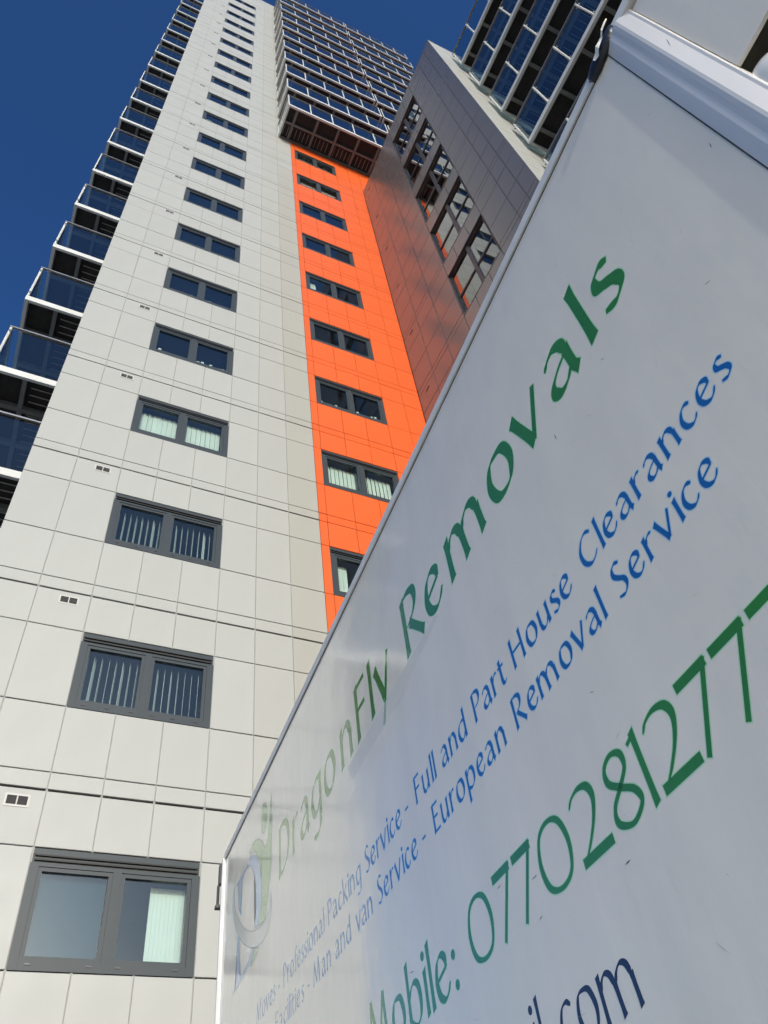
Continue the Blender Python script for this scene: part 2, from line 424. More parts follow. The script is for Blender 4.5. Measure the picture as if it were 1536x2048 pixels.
def balcony(parent, loc, rz, clamps=False, ind=True):
    slab, beam, deck, post, gp, ge, hr, clamp, pt, batten = BM
    o = place('balcony', slab, parent, loc, rz=rz)
    place('underside_beam', beam, o); place('deck', deck, o); place('deck_battens', batten, o, kind='stuff'); place('handrail', hr, o, (0, -DEP+.04, 0))
    for i in range(NP+1):
        x = min(max(i*PWD, .022), BL-.022)
        place('post', pt if clamps else post, o, (x, -DEP+.04, 0))
        if clamps: place('glass_clamps', clamp, o, (x, -DEP+.04, 0), kind='stuff')
    for i in range(NP): place('glass_panel', gp, o, (i*PWD, -DEP+.035, 0))
    place('glass_panel', ge, o, (.03, -DEP+.035, 0)); place('glass_panel', ge, o, (BL-.018, -DEP+.035, 0))
    place('post', pt if clamps else post, o, (0.022, -0.03, 0)); place('post', pt if clamps else post, o, (BL-.022, -0.03, 0))
    return o
SB = 14.80
for k in range(7, 18):
    balcony(tower, (2.885, -0.003, SB+2.8*k), 0)
    balcony(tower, (7.60, -0.003, SB+2.8*k), 0)
for k in range(-2, 18):
    balcony(tower, (-1.337, 0.83+BL, SB+2.8*k), -math.pi/2, clamps=(k < 4))
# side wall behind the left balconies
sw = MB()
for k in range(-5, 18):
    z = SB+2.8*k+0.2
    sw.box(-1.345, -1.3325, 0.32, 8.0, z, z+2.58)
sw.obj('side_wall_cladding', M['grey'], tower, kind='stuff')

# ------------------------------------------------------------------ dark metal-clad wing
wing = thing('metal_clad_wing', 'dark grey metal-clad wing with recessed windows beside the orange strip', 'building wing')
XW, WT = 6.277, 31.95
YS = [0.0, 0.75, 1.50, 2.29, 2.81, 3.40, 3.955, 4.71, 5.11, 5.50]      # distances out from the tower
def wy(*p): return p
# panels built in a local frame: local X runs out from the tower (-y), local Y into the wing (+x)
wf = thing('x', '', 'x'); bpy.data.objects.remove(wf)
RZ = -math.pi/2
wn_rows = [(0.205, 0.275), (0.275, 0.60), (0.60, 0.955), (0.955, 1.205)]
lowd = MB(); cnt = 0
def wing_panel(a, b, z0, z1, n):
    global cnt
    if z1-z0 < 0.03: return
    if n >= 3:
        me = panel_mesh(b-a, z1-z0, 'dark', 0.007, 0.009)
        place('dark_panel', me, wing, (XW+jitter(), -b+0.0, z0), rz=math.pi/2*0) if False else None
        o = place('dark_panel', me, wing, (XW+jitter(), -a-0.002, z0), rz=RZ)
        cnt += 1
    else:
        lowd.panel(a+.005, b-.005, z0+.007, z1-.007, jitter(), 0.03)
for n in range(-2, 10):
    for (a, b) in wn_rows:
        z0, z1 = max(zl(n+a), 0.12), min(zl(n+b), WT)
        if z1 <= z0: continue
        for i in range(9):
            inwin = i in (3, 4, 5)
            if inwin and 0.27 < b < 1.0 and a >= 0.2 and n <= 8 and n >= 0:
                # window zone 0.235 .. 0.945 of the storey
                continue
            wing_panel(YS[i], YS[i+1], z0, z1, n)
lo = lowd.obj('lower_dark_panels', M['dark'], wing, (XW, -0.002, 0), kind='stuff'); lo.rotation_euler = (0, 0, RZ)
# thin sills above each window strip so that the opening is 2.0 m tall
# wall behind (with openings)
ww = MB()
def wcol(a, b, wins):
    z = 0.0
    for (p, q) in wins: ww.box(XW+.034, XW+.3, -b, -a, z, p); z = q
    ww.box(XW+.034, XW+.3, -b, -a, z, WT-.01)
wz = [(zl(n+.205)+.004, zl(n+.955)-.004) for n in range(0, 9)]
wcol(0.002, 2.29, []); wcol(2.29, 3.955, wz); wcol(3.955, 5.46, [])
ww.box(XW+2.0, XW+1.8+6, -5.46, -0.002, 0, WT-.01)
ww.box(XW+.3, XW+2.0, -5.46, -5.3, 0, WT-.01)
ww.box(XW+.3, XW+2.0, -0.3, -0.04, 0, WT-.01)
ww.obj('wall', M['backing'], wing)
MB().box(XW-.004, XW+7.8, -5.506, -0.002, WT, WT+.05).obj('roof', M['dark'], wing)
# windows of the wing: recessed, split by a mullion and a transom
def wing_window():
    W_, H_ = 3.955-2.29, H*0.75
    f = MB(); y0, y1 = 0.065, 0.14
    f.box(0, .055, y0, y1, 0, H_); f.box(W_-.075, W_, y0-.01, y1, 0, H_)
    f.box(.0555, W_-.0755, y0, y1, 0, .055); f.box(.0555, W_-.0755, y0, y1, H_-.06, H_)
    m0 = W_*.51
    f.box(m0-.045, m0+.045, y0-.02, y1, .0555, H_-.0605)
    zt = H_*.44
    f.box(.0555, m0-.0455, y0-.005, y1, zt-.03, zt+.03); f.box(m0+.0455, W_-.0755, y0-.005, y1, zt-.03, zt+.03)
    fm = f.mesh('window', M['frame_dark'])
    # reveal lining
    r = MB(); r.box(0, .012, .002, y0, .0, H_); r.box(W_-.012, W_, .002, y0-.011, 0, H_)
    r.box(.0125, W_-.0125, .002, y0-.001, H_-.012, H_)
    rm = r.mesh('reveal', M['frame_dark'])
    sl_ = MB().box(-.0, W_, -.012, y0-.001, -.014, .0).mesh('sill', M['sill'])
    panes = [MB().box(a, b, y0+.02, y0+.028, p, q).mesh('pane', M['glass_wing']) for (a, b) in ((.056, m0-.046), (m0+.046, W_-.076)) for (p, q) in ((.056, zt-.031), (zt+.031, H_-.061))]
    ro = MB().box(0, W_, 1.4, 1.42, 0, H_).box(0, .02, .18, 1.4, 0, H_).box(W_-.02, W_, .18, 1.4, 0, H_).box(.02, W_-.02, .18, 1.4, H_-.02, H_).box(.02, W_-.02, .3, 1.4, -.02, 0).mesh('room', M['room'])
    return fm, rm, sl_, panes, ro
M['sill'] = mat('bright_sill_metal', (0.35, 0.33, 0.32), 0.3, 0.6)
WWM = wing_window()
for n in range(0, 9):
    o = place('window', WWM[0], wing, (XW, -2.29, zl(n+.205)+.004), rz=RZ)
    place('reveal', WWM[1], o); place('sill', WWM[2], o); place('room', WWM[4], o)
    for p in WWM[3]: place('pane', p, o)
# slim vents by the inner corner
vm = MB().box(0, .16, -.004, .004, 0, .06).mesh('air_vent', M['black'])
for n in range(1, 10): place('air_vent', vm, wing, (XW, -0.32, zl(n)+.36), rz=RZ)
# sunlit end face of the wing, pale panels
fx = [XW, 6.86, 7.45, 8.09]
pe = MB()
for n in range(-2, 10):
    for (a, b) in ROWS:
        z0, z1 = max(zl(n+a), .12), min(zl(n+b), WT)
        if z1-z0 < .03: continue
        for i in range(3):
            if n >= 3: place('pale_panel', panel_mesh(fx[i+1]-fx[i], z1-z0, 'grey', 0.004, 0.008), wing, (fx[i], -5.50+jitter(), z0))
            else: pe.panel(fx[i]+.004, fx[i+1]-.004, z0+.008, z1-.008, -5.50, -5.47)
pe.obj('lower_pale_panels', M['grey'], wing, kind='stuff')

# ------------------------------------------------------------------ the balcony front beyond the wing
bb = thing('balcony_building', 'rear-right block with long glass balconies and dark undersides above the lorry', 'apartment block')
w2 = MB(); w2.box(8.1, 14.07, -10.6, -5.512, 0, 31.9); w2.obj('wall', M['wall_c'] if 'wall_c' in M else M['grey'], bb)
dm = MB().box(-.02, 0, 0, 1.9, 0, 2.25).mesh('balcony_door', M['frame_dark'])
dg = MB().box(-.026, -.0205, .08, 1.82, .08, 2.17).mesh('pane', M['glass_wing'])
for k in range(-4, 6):
    z = SB+2.8*k
    for y in (-7.9, -10.2):
        d_ = place('balcony_door', dm, bb, (8.099, y, z+.2)); place('pane', dg, d_)
for k in range(-3, 6):
    balcony(bb, (8.098, -5.60, SB+2.8*k), -math.pi/2, clamps=True)

# ------------------------------------------------------------------ the lorry
D_ = Vector((0.08351119, 0.9963676, 0.01665817)); U_ = Vector((-0.00139134, -0.01659997, 0.99986124)); N_ = Vector((0.99650587, -0.08352278, 0.0))
ORG = CAM + 0.80*N_
truck = thing('removal_lorry', 'white box removal lorry with green and blue lettering and a dragonfly emblem on its side', 'lorry')
# local axes of the lorry: X = -u (reading direction), Y = into the body, Z = up its side
truck.matrix_world = Matrix(((-D_.x, N_.x, U_.x, ORG.x), (-D_.y, N_.y, U_.y, ORG.y), (-D_.z, N_.z, U_.z, ORG.z), (0, 0, 0, 1)))
def tobj(mb, name, m, parent=truck, **k): return mb.obj(name, m, parent, **k)
VB, VT, UE, US = -0.62, 1.903, 4.025, 0.13
tobj(MB().box(-UE, -US, 0.0, 0.03, VB, VT), 'side_panel', M['truck'])
tobj(MB().box(-UE-.02, 1.35, 0.05, 2.25, VT+.05, VT+.09), 'roof', M['truck'])
tobj(MB().box(-UE, 1.3, 2.22, 2.25, VB, VT+.05), 'offside_panel', M['truck'])
tobj(MB().box(-UE-.03, -UE, 0.03, 2.2, VB, VT+.04), 'end_wall', M['truck'])
tobj(MB().box(-UE, 1.3, 0.03, 2.2, VB-.02, VB+.03), 'floor', M['chassis'])
# bulkhead panel beyond the post
npv = [(-0.0378, VT), (-0.0378, 1.396), (0.02, 1.397), (0.07, 1.402), (0.5, 1.42), (1.3, 1.42), (1.3, VT)]
nv = [(x, y, z) for y in (.0048, .012) for x, z in npv]; nn_ = len(npv)
nf = [tuple(range(nn_)), tuple(range(nn_, 2*nn_))[::-1]]+[(i, nn_+i, nn_+(i+1) % nn_, (i+1) % nn_) for i in range(nn_)]
nme = bpy.data.meshes.new('nose_panel'); nme.from_pydata(nv, [], nf); nme.materials.append(M['truck'])
bm_ = bmesh.new(); bm_.from_mesh(nme); bmesh.ops.recalc_face_normals(bm_, faces=bm_.faces); bm_.to_mesh(nme); bm_.free()
place('nose_panel', nme, truck)
tobj(MB().box(-0.02, 1.30, 0.2, 2.2, VB, 0.44), 'bulkhead', M['chassis'])
# top rail: extruded lip with a rounded outer edge
def profile(name, m, pts, a, b, axis, parent=truck, smooth=False):
    """closed profile swept along X (axis 'x') or Z (axis 'z')"""
    v = []; f = []; n = len(pts)
    for e in (a, b):
        for (p, q) in pts: v.append((e, p, q) if axis == 'x' else (p, q, e))
    for i in range(n):
        j = (i+1) % n; f.append((i, j, n+j, n+i))
    f.append(tuple(range(n))[::-1]); f.append(tuple(range(n, 2*n)))
    me = bpy.data.meshes.new(name); me.from_pydata(v, [], f); me.materials.append(m)
    bm_ = bmesh.new(); bm_.from_mesh(me); bmesh.ops.recalc_face_normals(bm_, faces=bm_.faces); bm_.to_mesh(me); bm_.free()
    if smooth:
        for p in me.polygons: p.use_smooth = True
    return place(name, me, parent)
rp = [(0.05, VT+.004), (-.005, VT+.004), (-.0065, VT+.006), (-.0075, VT+.033), (-.0065, VT+.037), (-.002, VT+.040), (0.05, VT+.050)]
profile('top_rail', M['truck_rail'], rp, -UE-.005, -0.175, 'x')
profile('top_rail', M['truck_rail'], [(p, q+.012) for p, q in rp], -0.080, 1.3, 'x')
tobj(MB().box(-UE, -US, -.0012, .001, VT+.0008, VT+.0030), 'rail_sealant', M['grime'])
# the corner post, an aluminium extrusion with a rounded flute
pp = [(-.130, .02), (-.130, -.001), (-.122, -.0035), (-.112, -.0065), (-.105, -.0080), (-.099, -.0072), (-.094, -.0070), (-.089, -.0085), (-.084, -.0105), (-.076, -.0118), (-.070, -.0112), (-.047, -.0002), (-.042, .0002), (-.0405, .0015), (-.0395, .0046), (-.0385, .02)]
profile('corner_post', M['truck_post'], pp, VB, VT+.022, 'z')
tobj(MB().box(-.1325, -.1303, -.0012, .001, VB, VT), 'post_sealant', M['grime'])
# far-end corner post catching the sun
profile('corner_post', M['truck_rail'], [(-UE-.035, .03), (-UE-.035, -.006), (-UE-.022, -.014), (-UE-.006, -.014), (-UE+.004, -.002), (-UE+.004, .0)], VB, VT+.01, 'z')
hg = MB().box(-UE-.075, -UE-.0355, -.02, .04, 1.80, 1.90).box(-UE-.10, -UE-.076, -.015, .02, 1.83, 1.86).tube((-UE-.06, -.02, 1.70), (-UE-.06, -.02, 1.795), .007, 8)
hg.box(-UE-.085, -UE-.05, -.03, 0, 1.685, 1.70)
tobj(hg, 'door_hinge', M['chassis'])
# black rubber cap over the rail end with a torn strip of foil
def blob(name, m, pts, rad, parent=truck, seg=8):
    v = []; f = []
    for k, (p, r) in enumerate(zip(pts, rad)):
        for i in range(seg):
            t = 2*math.pi*i/seg
            v.append((p[0], p[1]+r[0]*math.cos(t), p[2]+r[1]*math.sin(t)))
        if k:
            b = (k-1)*seg
            for i in range(seg):
                j = (i+1) % seg; f.append((b+i, b+j, b+seg+j, b+seg+i))
    f.append(tuple(range(seg))[::-1]); f.append(tuple(range(len(v)-seg, len(v))))
    me = bpy.data.meshes.new(name); me.from_pydata(v, [], f); me.materials.append(m)
    for p in me.polygons: p.use_smooth = True
    return place(name, me, parent)
blob('rail_end_cap', M['cap'], [(-.196, -.002, 1.920), (-.188, -.004, 1.920), (-.165, -.006, 1.921), (-.135, -.006, 1.928), (-.11, -.005, 1.935), (-.085, -.003, 1.947), (-.076, 0, 1.955)],
     [(.004, .006), (.010, .018), (.013, .026), (.013, .026), (.012, .024), (.009, .016), (.003, .006)])
fo = MB(); P = [(-.152, 1.915, .004), (-.140, 1.921, .011), (-.128, 1.926, .009), (-.118, 1.933, .005), (-.108, 1.941, .0035), (-.096, 1.945, .003), (-.082, 1.956, .003), (-.074, 1.962, .001)]
for i in range(len(P)-1):
    b = len(fo.v); ya = -.0205+.003*math.sin(i*2.1); yb = -.0205+.003*math.sin((i+1)*2.1)
    for (x, z, h), yy in ((P[i], ya), (P[i+1], yb)): fo.v += [(x, yy, z-h), (x, yy-.002, z+h)]
    fo.f.append((b, b+2, b+3, b+1))
fo2 = tobj(fo, 'torn_foil', M['foil'])
# recess under the nose panel with a white rounded pillar standing in it
tobj(MB().box(-0.12, 1.3, 0.16, 0.19, 0.46, VT), 'recess_back', M['recess'])
pv_, pf_ = [], []
rings = [(-0.6, 1.0)]+[(1.31+0.08*math.sin(a_), math.cos(a_)) for a_ in [i*math.pi/20 for i in range(10)]]+[(1.391, 0.05)]
for (z_, k_) in rings:
    for i in range(24):
        t = 2*math.pi*i/24; pv_.append((-.030+.058*k_*math.cos(t), .050+.045*k_*math.sin(t), z_))
for j in range(len(rings)-1):
    for i in range(24): pf_.append((j*24+i, j*24+(i+1) % 24, (j+1)*24+(i+1) % 24, (j+1)*24+i))
pf_.append(tuple(range(24))[::-1]); pf_.append(tuple(range(len(pv_)-24, len(pv_))))
pme = bpy.data.meshes.new('nose_pillar'); pme.from_pydata(pv_, [], pf_); pme.materials.append(M['cab'])
for p in pme.polygons: p.use_smooth = True
place('nose_pillar', pme, truck)
tobj(MB().box(-.03, 1.6, 0.08, 2.1, -0.9, 0.45), 'cab', M['cab'])
# chassis and wheels
tobj(MB().box(-UE+.2, 1.5, 0.5, 0.65, -.92, VB-.021).box(-UE+.2, 1.5, 1.55, 1.7, -.92, VB-.021), 'chassis_rail', M['chassis'])
for (wx) in (-2.9, 0.9):
    for wy_ in (0.06, 1.90):
        wv = MB().tube((wx, wy_, -1.17), (wx, wy_+.26, -1.17), .42, 32)
        w_ = tobj(wv, 'wheel', M['tyre'])
        MB().tube((wx, wy_-.006, -1.17), (wx, wy_+.266, -1.17), .24, 24).obj('rim', M['steel'], w_)

# ---- lettering: a flared humanist pen face, drawn as swept strokes --------------------------
def catmull(pts, closed=False, step=8):
    n = len(pts); out = []
    rng = range(n if closed else n-1)
    for i in rng:
        p0 = pts[(i-1) % n] if (closed or i > 0) else (2*pts[0][0]-pts[1][0], 2*pts[0][1]-pts[1][1])
        p1 = pts[i]; p2 = pts[(i+1) % n]
        p3 = pts[(i+2) % n] if (closed or i+2 < n) else (2*pts[-1][0]-pts[-2][0], 2*pts[-1][1]-pts[-2][1])
        for k in range(step):
            t = k/step; a = t*t; b = a*t
            out.append(tuple(0.5*(2*p1[j]+(p2[j]-p0[j])*t+(2*p0[j]-5*p1[j]+4*p2[j]-p3[j])*a+(-p0[j]+3*p1[j]-3*p2[j]+p3[j])*b) for j in (0, 1)))
    if not closed: out.append(pts[-1])
    return out
XH = .68
def S(*p): return ('S', p)              # straight, flared at the ends
def C(*p): return ('C', p)              # curve
def O(*p): return ('O', p)              # closed curve
BOWL = C((.12, .44), (.22, .58), (.37, .645), (.53, .57), (.595, .35), (.54, .13), (.38, .025), (.22, .04), (.12, .12))
QB = C((.555, .62), (.40, .655), (.20, .58), (.09, .36), (.14, .13), (.28, .03), (.43, .08), (.53, .24))
GLY = {
 'o': (.70, [O((.345, .655), (.52, .60), (.61, .34), (.52, .09), (.345, .02), (.17, .08), (.08, .34), (.17, .60))]),
 'n': (.66, [S((.09, .70), (.09, 0)), C((.10, .44), (.19, .58), (.33, .655), (.46, .60), (.53, .42)), S((.535, .46), (.54, 0))]),
 'm': (1.13, [S((.09, .70), (.09, 0)), C((.10, .44), (.18, .58), (.30, .655), (.43, .60), (.50, .42)), S((.505, .46), (.55, 0)), C((.53, .44), (.62, .58), (.76, .655), (.90, .60), (.97, .42)), S((.975, .46), (1.01, 0))]),
 'a': (.63, [C((.07, .55), (.16, .63), (.30, .66), (.42, .58), (.46, .42)), S((.46, .46), (.475, .10), (.53, 0)), C((.45, .40), (.26, .34), (.11, .24), (.08, .12), (.17, .03), (.32, .05), (.45, .17))]),
 'e': (.62, [('T', ((.10, .315), (.50, .44))), C((.50, .43), (.48, .58), (.33, .655), (.17, .57), (.09, .34), (.15, .12), (.31, .025), (.46, .07), (.575, .20))]),
 'r': (.46, [S((.09, .70), (.09, 0)), C((.10, .42), (.19, .58), (.30, .645), (.42, .65))]),
 's': (.46, [C((.385, .60), (.27, .655), (.14, .60), (.12, .46), (.24, .36), (.36, .25), (.37, .11), (.23, .02), (.06, .07))]),
 'v': (.66, [S((.05, .69), (.31, 0.0)), ('T', ((.315, .02), (.60, .69)))]),
 'y': (.66, [S((.05, .69), (.33, 0.04)), ('T', ((.60, .69), (.37, .06), (.19, -.36)))]),
 'l': (.20, [S((.09, 1.03), (.09, 0))]),
 'i': (.20, [S((.09, .69), (.09, 0)), ('D', ((.09, .89),))]),
 'g': (.70, [QB, S((.575, .69), (.565, .1), (.55, -.12)), C((.55, -.10), (.50, -.27), (.34, -.355), (.12, -.33))]),
 'u': (.66, [S((.09, .69), (.09, .22)), C((.09, .24), (.14, .07), (.27, .02), (.42, .10), (.52, .26)), S((.54, .69), (.54, 0))]),
 'd': (.70, [QB, S((.575, 1.03), (.575, 0))]),
 'b': (.68, [S((.09, 1.03), (.09, .08)), BOWL]),
 'p': (.68, [S((.09, .70), (.09, -.37)), BOWL]),
 'c': (.56, [C((.50, .59), (.37, .655), (.20, .59), (.09, .36), (.14, .13), (.29, .025), (.43, .06), (.53, .16))]),
 'f': (.38, [C((.40, 1.0), (.28, 1.03), (.18, .92), (.17, .70)), S((.17, .74), (.17, 0)), ('T', ((.03, .63), (.35, .64)))]),
 't': (.42, [S((.17, .86), (.17, .20)), C((.17, .24), (.20, .07), (.30, .025), (.41, .08)), ('T', ((.03, .63), (.38, .64)))]),
 'k': (.60, [S((.09, 1.03), (.09, 0)), ('T', ((.12, .30), (.50, .68))), S((.20, .40), (.54, .0))]),
 'P': (.64, [S((.10, 1.0), (.10, 0)), C((.10, .96), (.30, .985), (.49, .90), (.53, .71), (.42, .54), (.20, .47))]),
 'R': (.76, [S((.10, 1.0), (.10, 0)), C((.10, .96), (.32, .985), (.51, .90), (.54, .71), (.42, .54), (.18, .44)), S((.27, .46), (.68, .03))]),
 'D': (.86, [S((.10, 1.0), (.10, 0)), C((.10, .95), (.36, .97), (.64, .82), (.74, .50), (.62, .18), (.34, .04), (.10, .05))]),
 'F': (.58, [S((.10, 1.0), (.10, 0)), ('T', ((.10, .955), (.52, .965))), ('T', ((.10, .53), (.46, .54)))]),
 'E': (.60, [S((.10, 1.0), (.10, 0)), ('T', ((.10, .955), (.52, .965))), ('T', ((.10, .53), (.46, .54))), ('T', ((.10, .04), (.54, .05)))]),
 'H': (.84, [S((.10, 1.0), (.10, 0)), S((.70, 1.0), (.70, 0)), ('T', ((.10, .52), (.70, .53)))]),
 'S': (.58, [C((.49, .92), (.34, .985), (.18, .90), (.15, .71), (.29, .54), (.46, .39), (.49, .19), (.32, .025), (.08, .07))]),
 'C': (.80, [C((.74, .87), (.56, .98), (.32, .90), (.12, .60), (.15, .24), (.36, .03), (.58, .06), (.75, .20))]),
 'M': (1.06, [('T', ((.07, 0), (.21, 1.0))), S((.20, .97), (.53, .08)), ('T', ((.53, .10), (.86, 1.0))), S((.86, .98), (.97, 0))]),
 '-': (.36, [('T', ((.03, .33), (.33, .34)))]),
 ':': (.24, [('D', ((.11, .07),)), ('D', ((.11, .50),))]),
 '.': (.24, [('D', ((.11, .07),))]),
 '0': (1.0, [('o', ((.48, .96), (.76, .85), (.885, .50), (.78, .15), (.48, .04), (.18, .15), (.075, .50), (.20, .85)))]),
 '1': (.32, [S((.195, 1.0), (.20, 0)), ('T', ((.17, .925), (.045, .875)))]),
 '2': (.86, [C((.05, .82), (.16, .92), (.36, .965), (.56, .90), (.63, .72), (.52, .48), (.30, .24), (.08, .07)), ('W', ((.03, .07), (.78, .075)))]),
 '7': (.72, [('W', ((.015, .93), (.615, .932))), ('T', ((.60, .985), (.07, 0)))]),
 '8': (.78, [('o', ((.36, .96), (.17, .87), (.15, .68), (.35, .52), (.60, .36), (.65, .17), (.38, .035), (.11, .15), (.13, .35), (.36, .52), (.56, .69), (.55, .88)))]),
}
NIB = math.radians(27)
def stroke(verts, faces, kind, pts, sc_, ox, oz, y, extra, weight=1.0):
    a, b = .078*weight, .020
    if kind == 'D':
        cx, cz = pts[0]; n = 16; b0 = len(verts); r = .075+extra/sc_
        for i in range(n): verts.append((ox+sc_*(cx+r*math.cos(2*math.pi*i/n)), y, oz+sc_*(cz+r*math.sin(2*math.pi*i/n))))
        faces.append(tuple(range(b0, b0+n))); return
    closed = kind in ('O', 'o')
    if kind in ('C', 'O', 'o'): path = catmull(list(pts), closed)
    else:
        path = []
        for i in range(len(pts)-1):
            for k in range(6): t = k/6; path.append((pts[i][0]+(pts[i+1][0]-pts[i][0])*t, pts[i][1]+(pts[i+1][1]-pts[i][1])*t))
        path.append(pts[-1])
    n = len(path); b0 = len(verts)
    for i, p in enumerate(path):
        q0 = path[(i-1) % n] if (closed or i > 0) else p; q1 = path[(i+1) % n] if (closed or i < n-1) else p
        dx, dz = q1[0]-q0[0], q1[1]-q0[1]; L_ = math.hypot(dx, dz) or 1; dx /= L_; dz /= L_
        phi = math.atan2(dz, dx)
        hw = math.hypot(a*math.sin(phi-NIB), b*math.cos(phi-NIB))
        if kind == 'T': hw = min(max(hw, .030), .042)
        if kind == 'W': hw = .068
        if kind == 'o': hw = .036+.036*abs(math.sin(phi-math.radians(100)))**1.5 if False else max(hw*.85, .036)
        t = i/(n-1)
        if kind == 'S':
            e = abs(2*t-1); hw *= 0.90+0.20*e**4
        if kind == 'C':
            e = min(t, 1-t); hw *= 0.55+0.45*min(1, e/.12)
        hw += extra/sc_
        ex = 0.0
        if not closed and extra:
            if i == 0: ex = -extra/sc_
            if i == n-1: ex = extra/sc_
        # calligraphic ends: shear the terminal of a straight stroke a little
        sh = 0.0
        if kind == 'S' and i == 0: sh = .35
        if kind == 'S' and i == n-1: sh = .30
        for s in (1, -1):
            hx, hz = -dz*hw*s, dx*hw*s
            e2 = ex + sh*hw*s*(-1 if i == 0 else -1)
            verts.append((ox+sc_*(p[0]+hx+dx*e2), y, oz+sc_*(p[1]+hz+dz*e2)))
    m_ = n if closed else n-1
    for i in range(m_):
        j = (i+1) % n; faces.append((b0+2*i, b0+2*i+1, b0+2*j+1, b0+2*j))
def glyph_mesh(items, sc_, oz, halo, weight):
    """items: [(char, x)]; returns two vertex/face sets: letter and halo"""
    out = []
    for lay, extra in ((1, halo), (0, 0.0)):
        v = []; f = []; q = 0
        for ch, x in items:
            for kind, pts in GLY[ch][1]:
                y = -(0.00006 if lay else 0.00016) - q*0.000008
                stroke(v, f, kind, pts, sc_, x, oz, y, extra, weight); q = (q+1) % 9
        out.append((v, f))
    return out
def emit(name, items, sc_, oz, mat_, hmat, halo, weight=1.0):
    (hv, hf), (v, f) = glyph_mesh(items, sc_, oz, halo, weight)
    me = bpy.data.meshes.new(name); me.from_pydata(v, [], f); me.materials.append(mat_)
    o = place(name, me, truck)
    if hmat:
        m2 = bpy.data.meshes.new('outline'); m2.from_pydata(hv, [], hf); m2.materials.append(hmat); place('outline', m2, o)
    return o
# title, letter by letter (u of each left edge along the lorry)
TS = .200
for ch, u in (('D', 2.975), ('r', 2.780), ('a', 2.668), ('g', 2.528), ('o', 2.372), ('n', 2.184), ('F', 2.020), ('l', 1.886), ('y', 1.834),
              ('R', 1.588), ('e', 1.430), ('m', 1.270), ('o', 1.015), ('v', .862), ('a', .706), ('l', .555), ('s', .497)):
    emit('letter', [(ch, -u+0.0)], TS, 1.340, M['green'], M['green_halo'], 0.0028)
def run(text, sc_, oz, u0, u1, m, h, name='word', weight=.95, halo=.0020):
    adv = [GLY[c_][0] for c_ in text]; tot = sum(adv)-.05
    k = (u0-u1)/(tot*sc_); x = -u0; items = []
    for c_, a_ in zip(text, adv): items.append((c_, x)); x += a_*sc_*k
    return emit(name, items, sc_, oz, m, h, halo, weight)
for (t, a, b) in (('Moves', 3.310, 3.031), ('-', 2.996, 2.958), ('Professional', 2.924, 2.438), ('Packing', 2.402, 2.078), ('Service', 2.050, 1.760), ('-', 1.736, 1.700),
                  ('Full', 1.664, 1.526), ('and', 1.492, 1.340), ('Part', 1.304, 1.142), ('House', 1.108, .853), ('Clearances', .814, .360)):
    run(t, .070, .949, a, b, M['blue'], M['blue_halo'])
for (t, a, b) in (('Facilities', 3.035, 2.672), ('-', 2.641, 2.606), ('Man', 2.575, 2.384), ('and', 2.350, 2.196), ('van', 2.158, 2.018), ('Service', 1.978, 1.686), ('-', 1.660, 1.624),
                  ('European', 1.588, 1.194), ('Removal', 1.156, .800), ('Service', .764, .471)):
    run(t, .068, .836, a, b, M['blue'], M['blue_halo'])
run('Mobile:', .132, .515, 2.125, 1.580, M['green'], M['green_halo'], halo=.0018)
for ch, u in (('0', 1.514), ('7', 1.377), ('7', 1.290), ('0', 1.203), ('2', 1.073), ('8', .966), ('1', .880), ('2', .837), ('7', .737), ('7', .651), ('7', .565), ('7', .479)):
    emit('digit', [(ch, -u)], .124, .520, M['green'], M['green_halo'], .0022, weight=.82)
run('il', .097, .314, 1.345, 1.305, M['navy'], None, weight=.8)
run('.com', .097, .314, 1.283, 1.020, M['navy'], None, weight=.8)
# dragonfly emblem (points measured on the lorry side: distance along, height)
GREEN = [(3.4863,1.6849),(3.4394,1.6973),(3.3823,1.6906),(3.3258,1.6723),(3.2613,1.6363),(3.2163,1.5991),(3.195,1.5714),(3.1563,1.5918),(3.1392,1.621),(3.1231,1.6694),(3.1067,1.7276),(3.0933,1.7704),(3.0735,1.6744),(3.0771,1.5857),(3.0868,1.4911),(3.0896,1.4309),(3.1212,1.3852),(3.1446,1.3366),(3.1755,1.2881),(3.1912,1.2792),(3.2896,1.2987),(3.2668,1.3479),(3.2531,1.4219),(3.2642,1.4886),(3.2926,1.5438),(3.3216,1.5919),(3.3699,1.6413),(3.427,1.6592)]
GREEN_BAR = [(3.2372,1.7882),(3.1752,1.7643),(3.1601,1.6796),(3.1984,1.6461),(3.2598,1.6767),(3.2539,1.7552)]
BLUE = [(3.6102,1.647),(3.5217,1.6483),(3.4746,1.661),(3.4164,1.6429),(3.3402,1.6028),(3.2928,1.5482),(3.2599,1.4659),(3.2515,1.3811),(3.2745,1.3314),(3.298,1.3),(3.3672,1.3249),(3.3436,1.359),(3.3384,1.4173),(3.3548,1.4864),(3.3819,1.5452),(3.4217,1.5894),(3.4714,1.6231),(3.5207,1.6338),(3.5793,1.6320),(3.6161,1.6131),(3.6359,1.5631),(3.629,1.5074),(3.6178,1.4642),(3.673,1.5123),(3.6926,1.5825),(3.6999,1.6357),(3.7433,1.6499)]
TAIL = [(3.6807,1.3958),(3.6348,1.3703),(3.6238,1.2859),(3.6266,1.236),(3.5866,1.211),(3.5242,1.2164),(3.4547,1.2264),(3.4134,1.2495),(3.3696,1.2336),(3.4015,1.2076),(3.4868,1.1961),(3.5941,1.1924),(3.7576,1.1885),(3.6967,1.2015),(3.6846,1.2479),(3.6877,1.3083)]
TAILG = [(3.3524,1.2293),(3.3018,1.2128),(3.3336,1.1947),(3.4085,1.1878),(3.4262,1.1958),(3.3761,1.2061)]
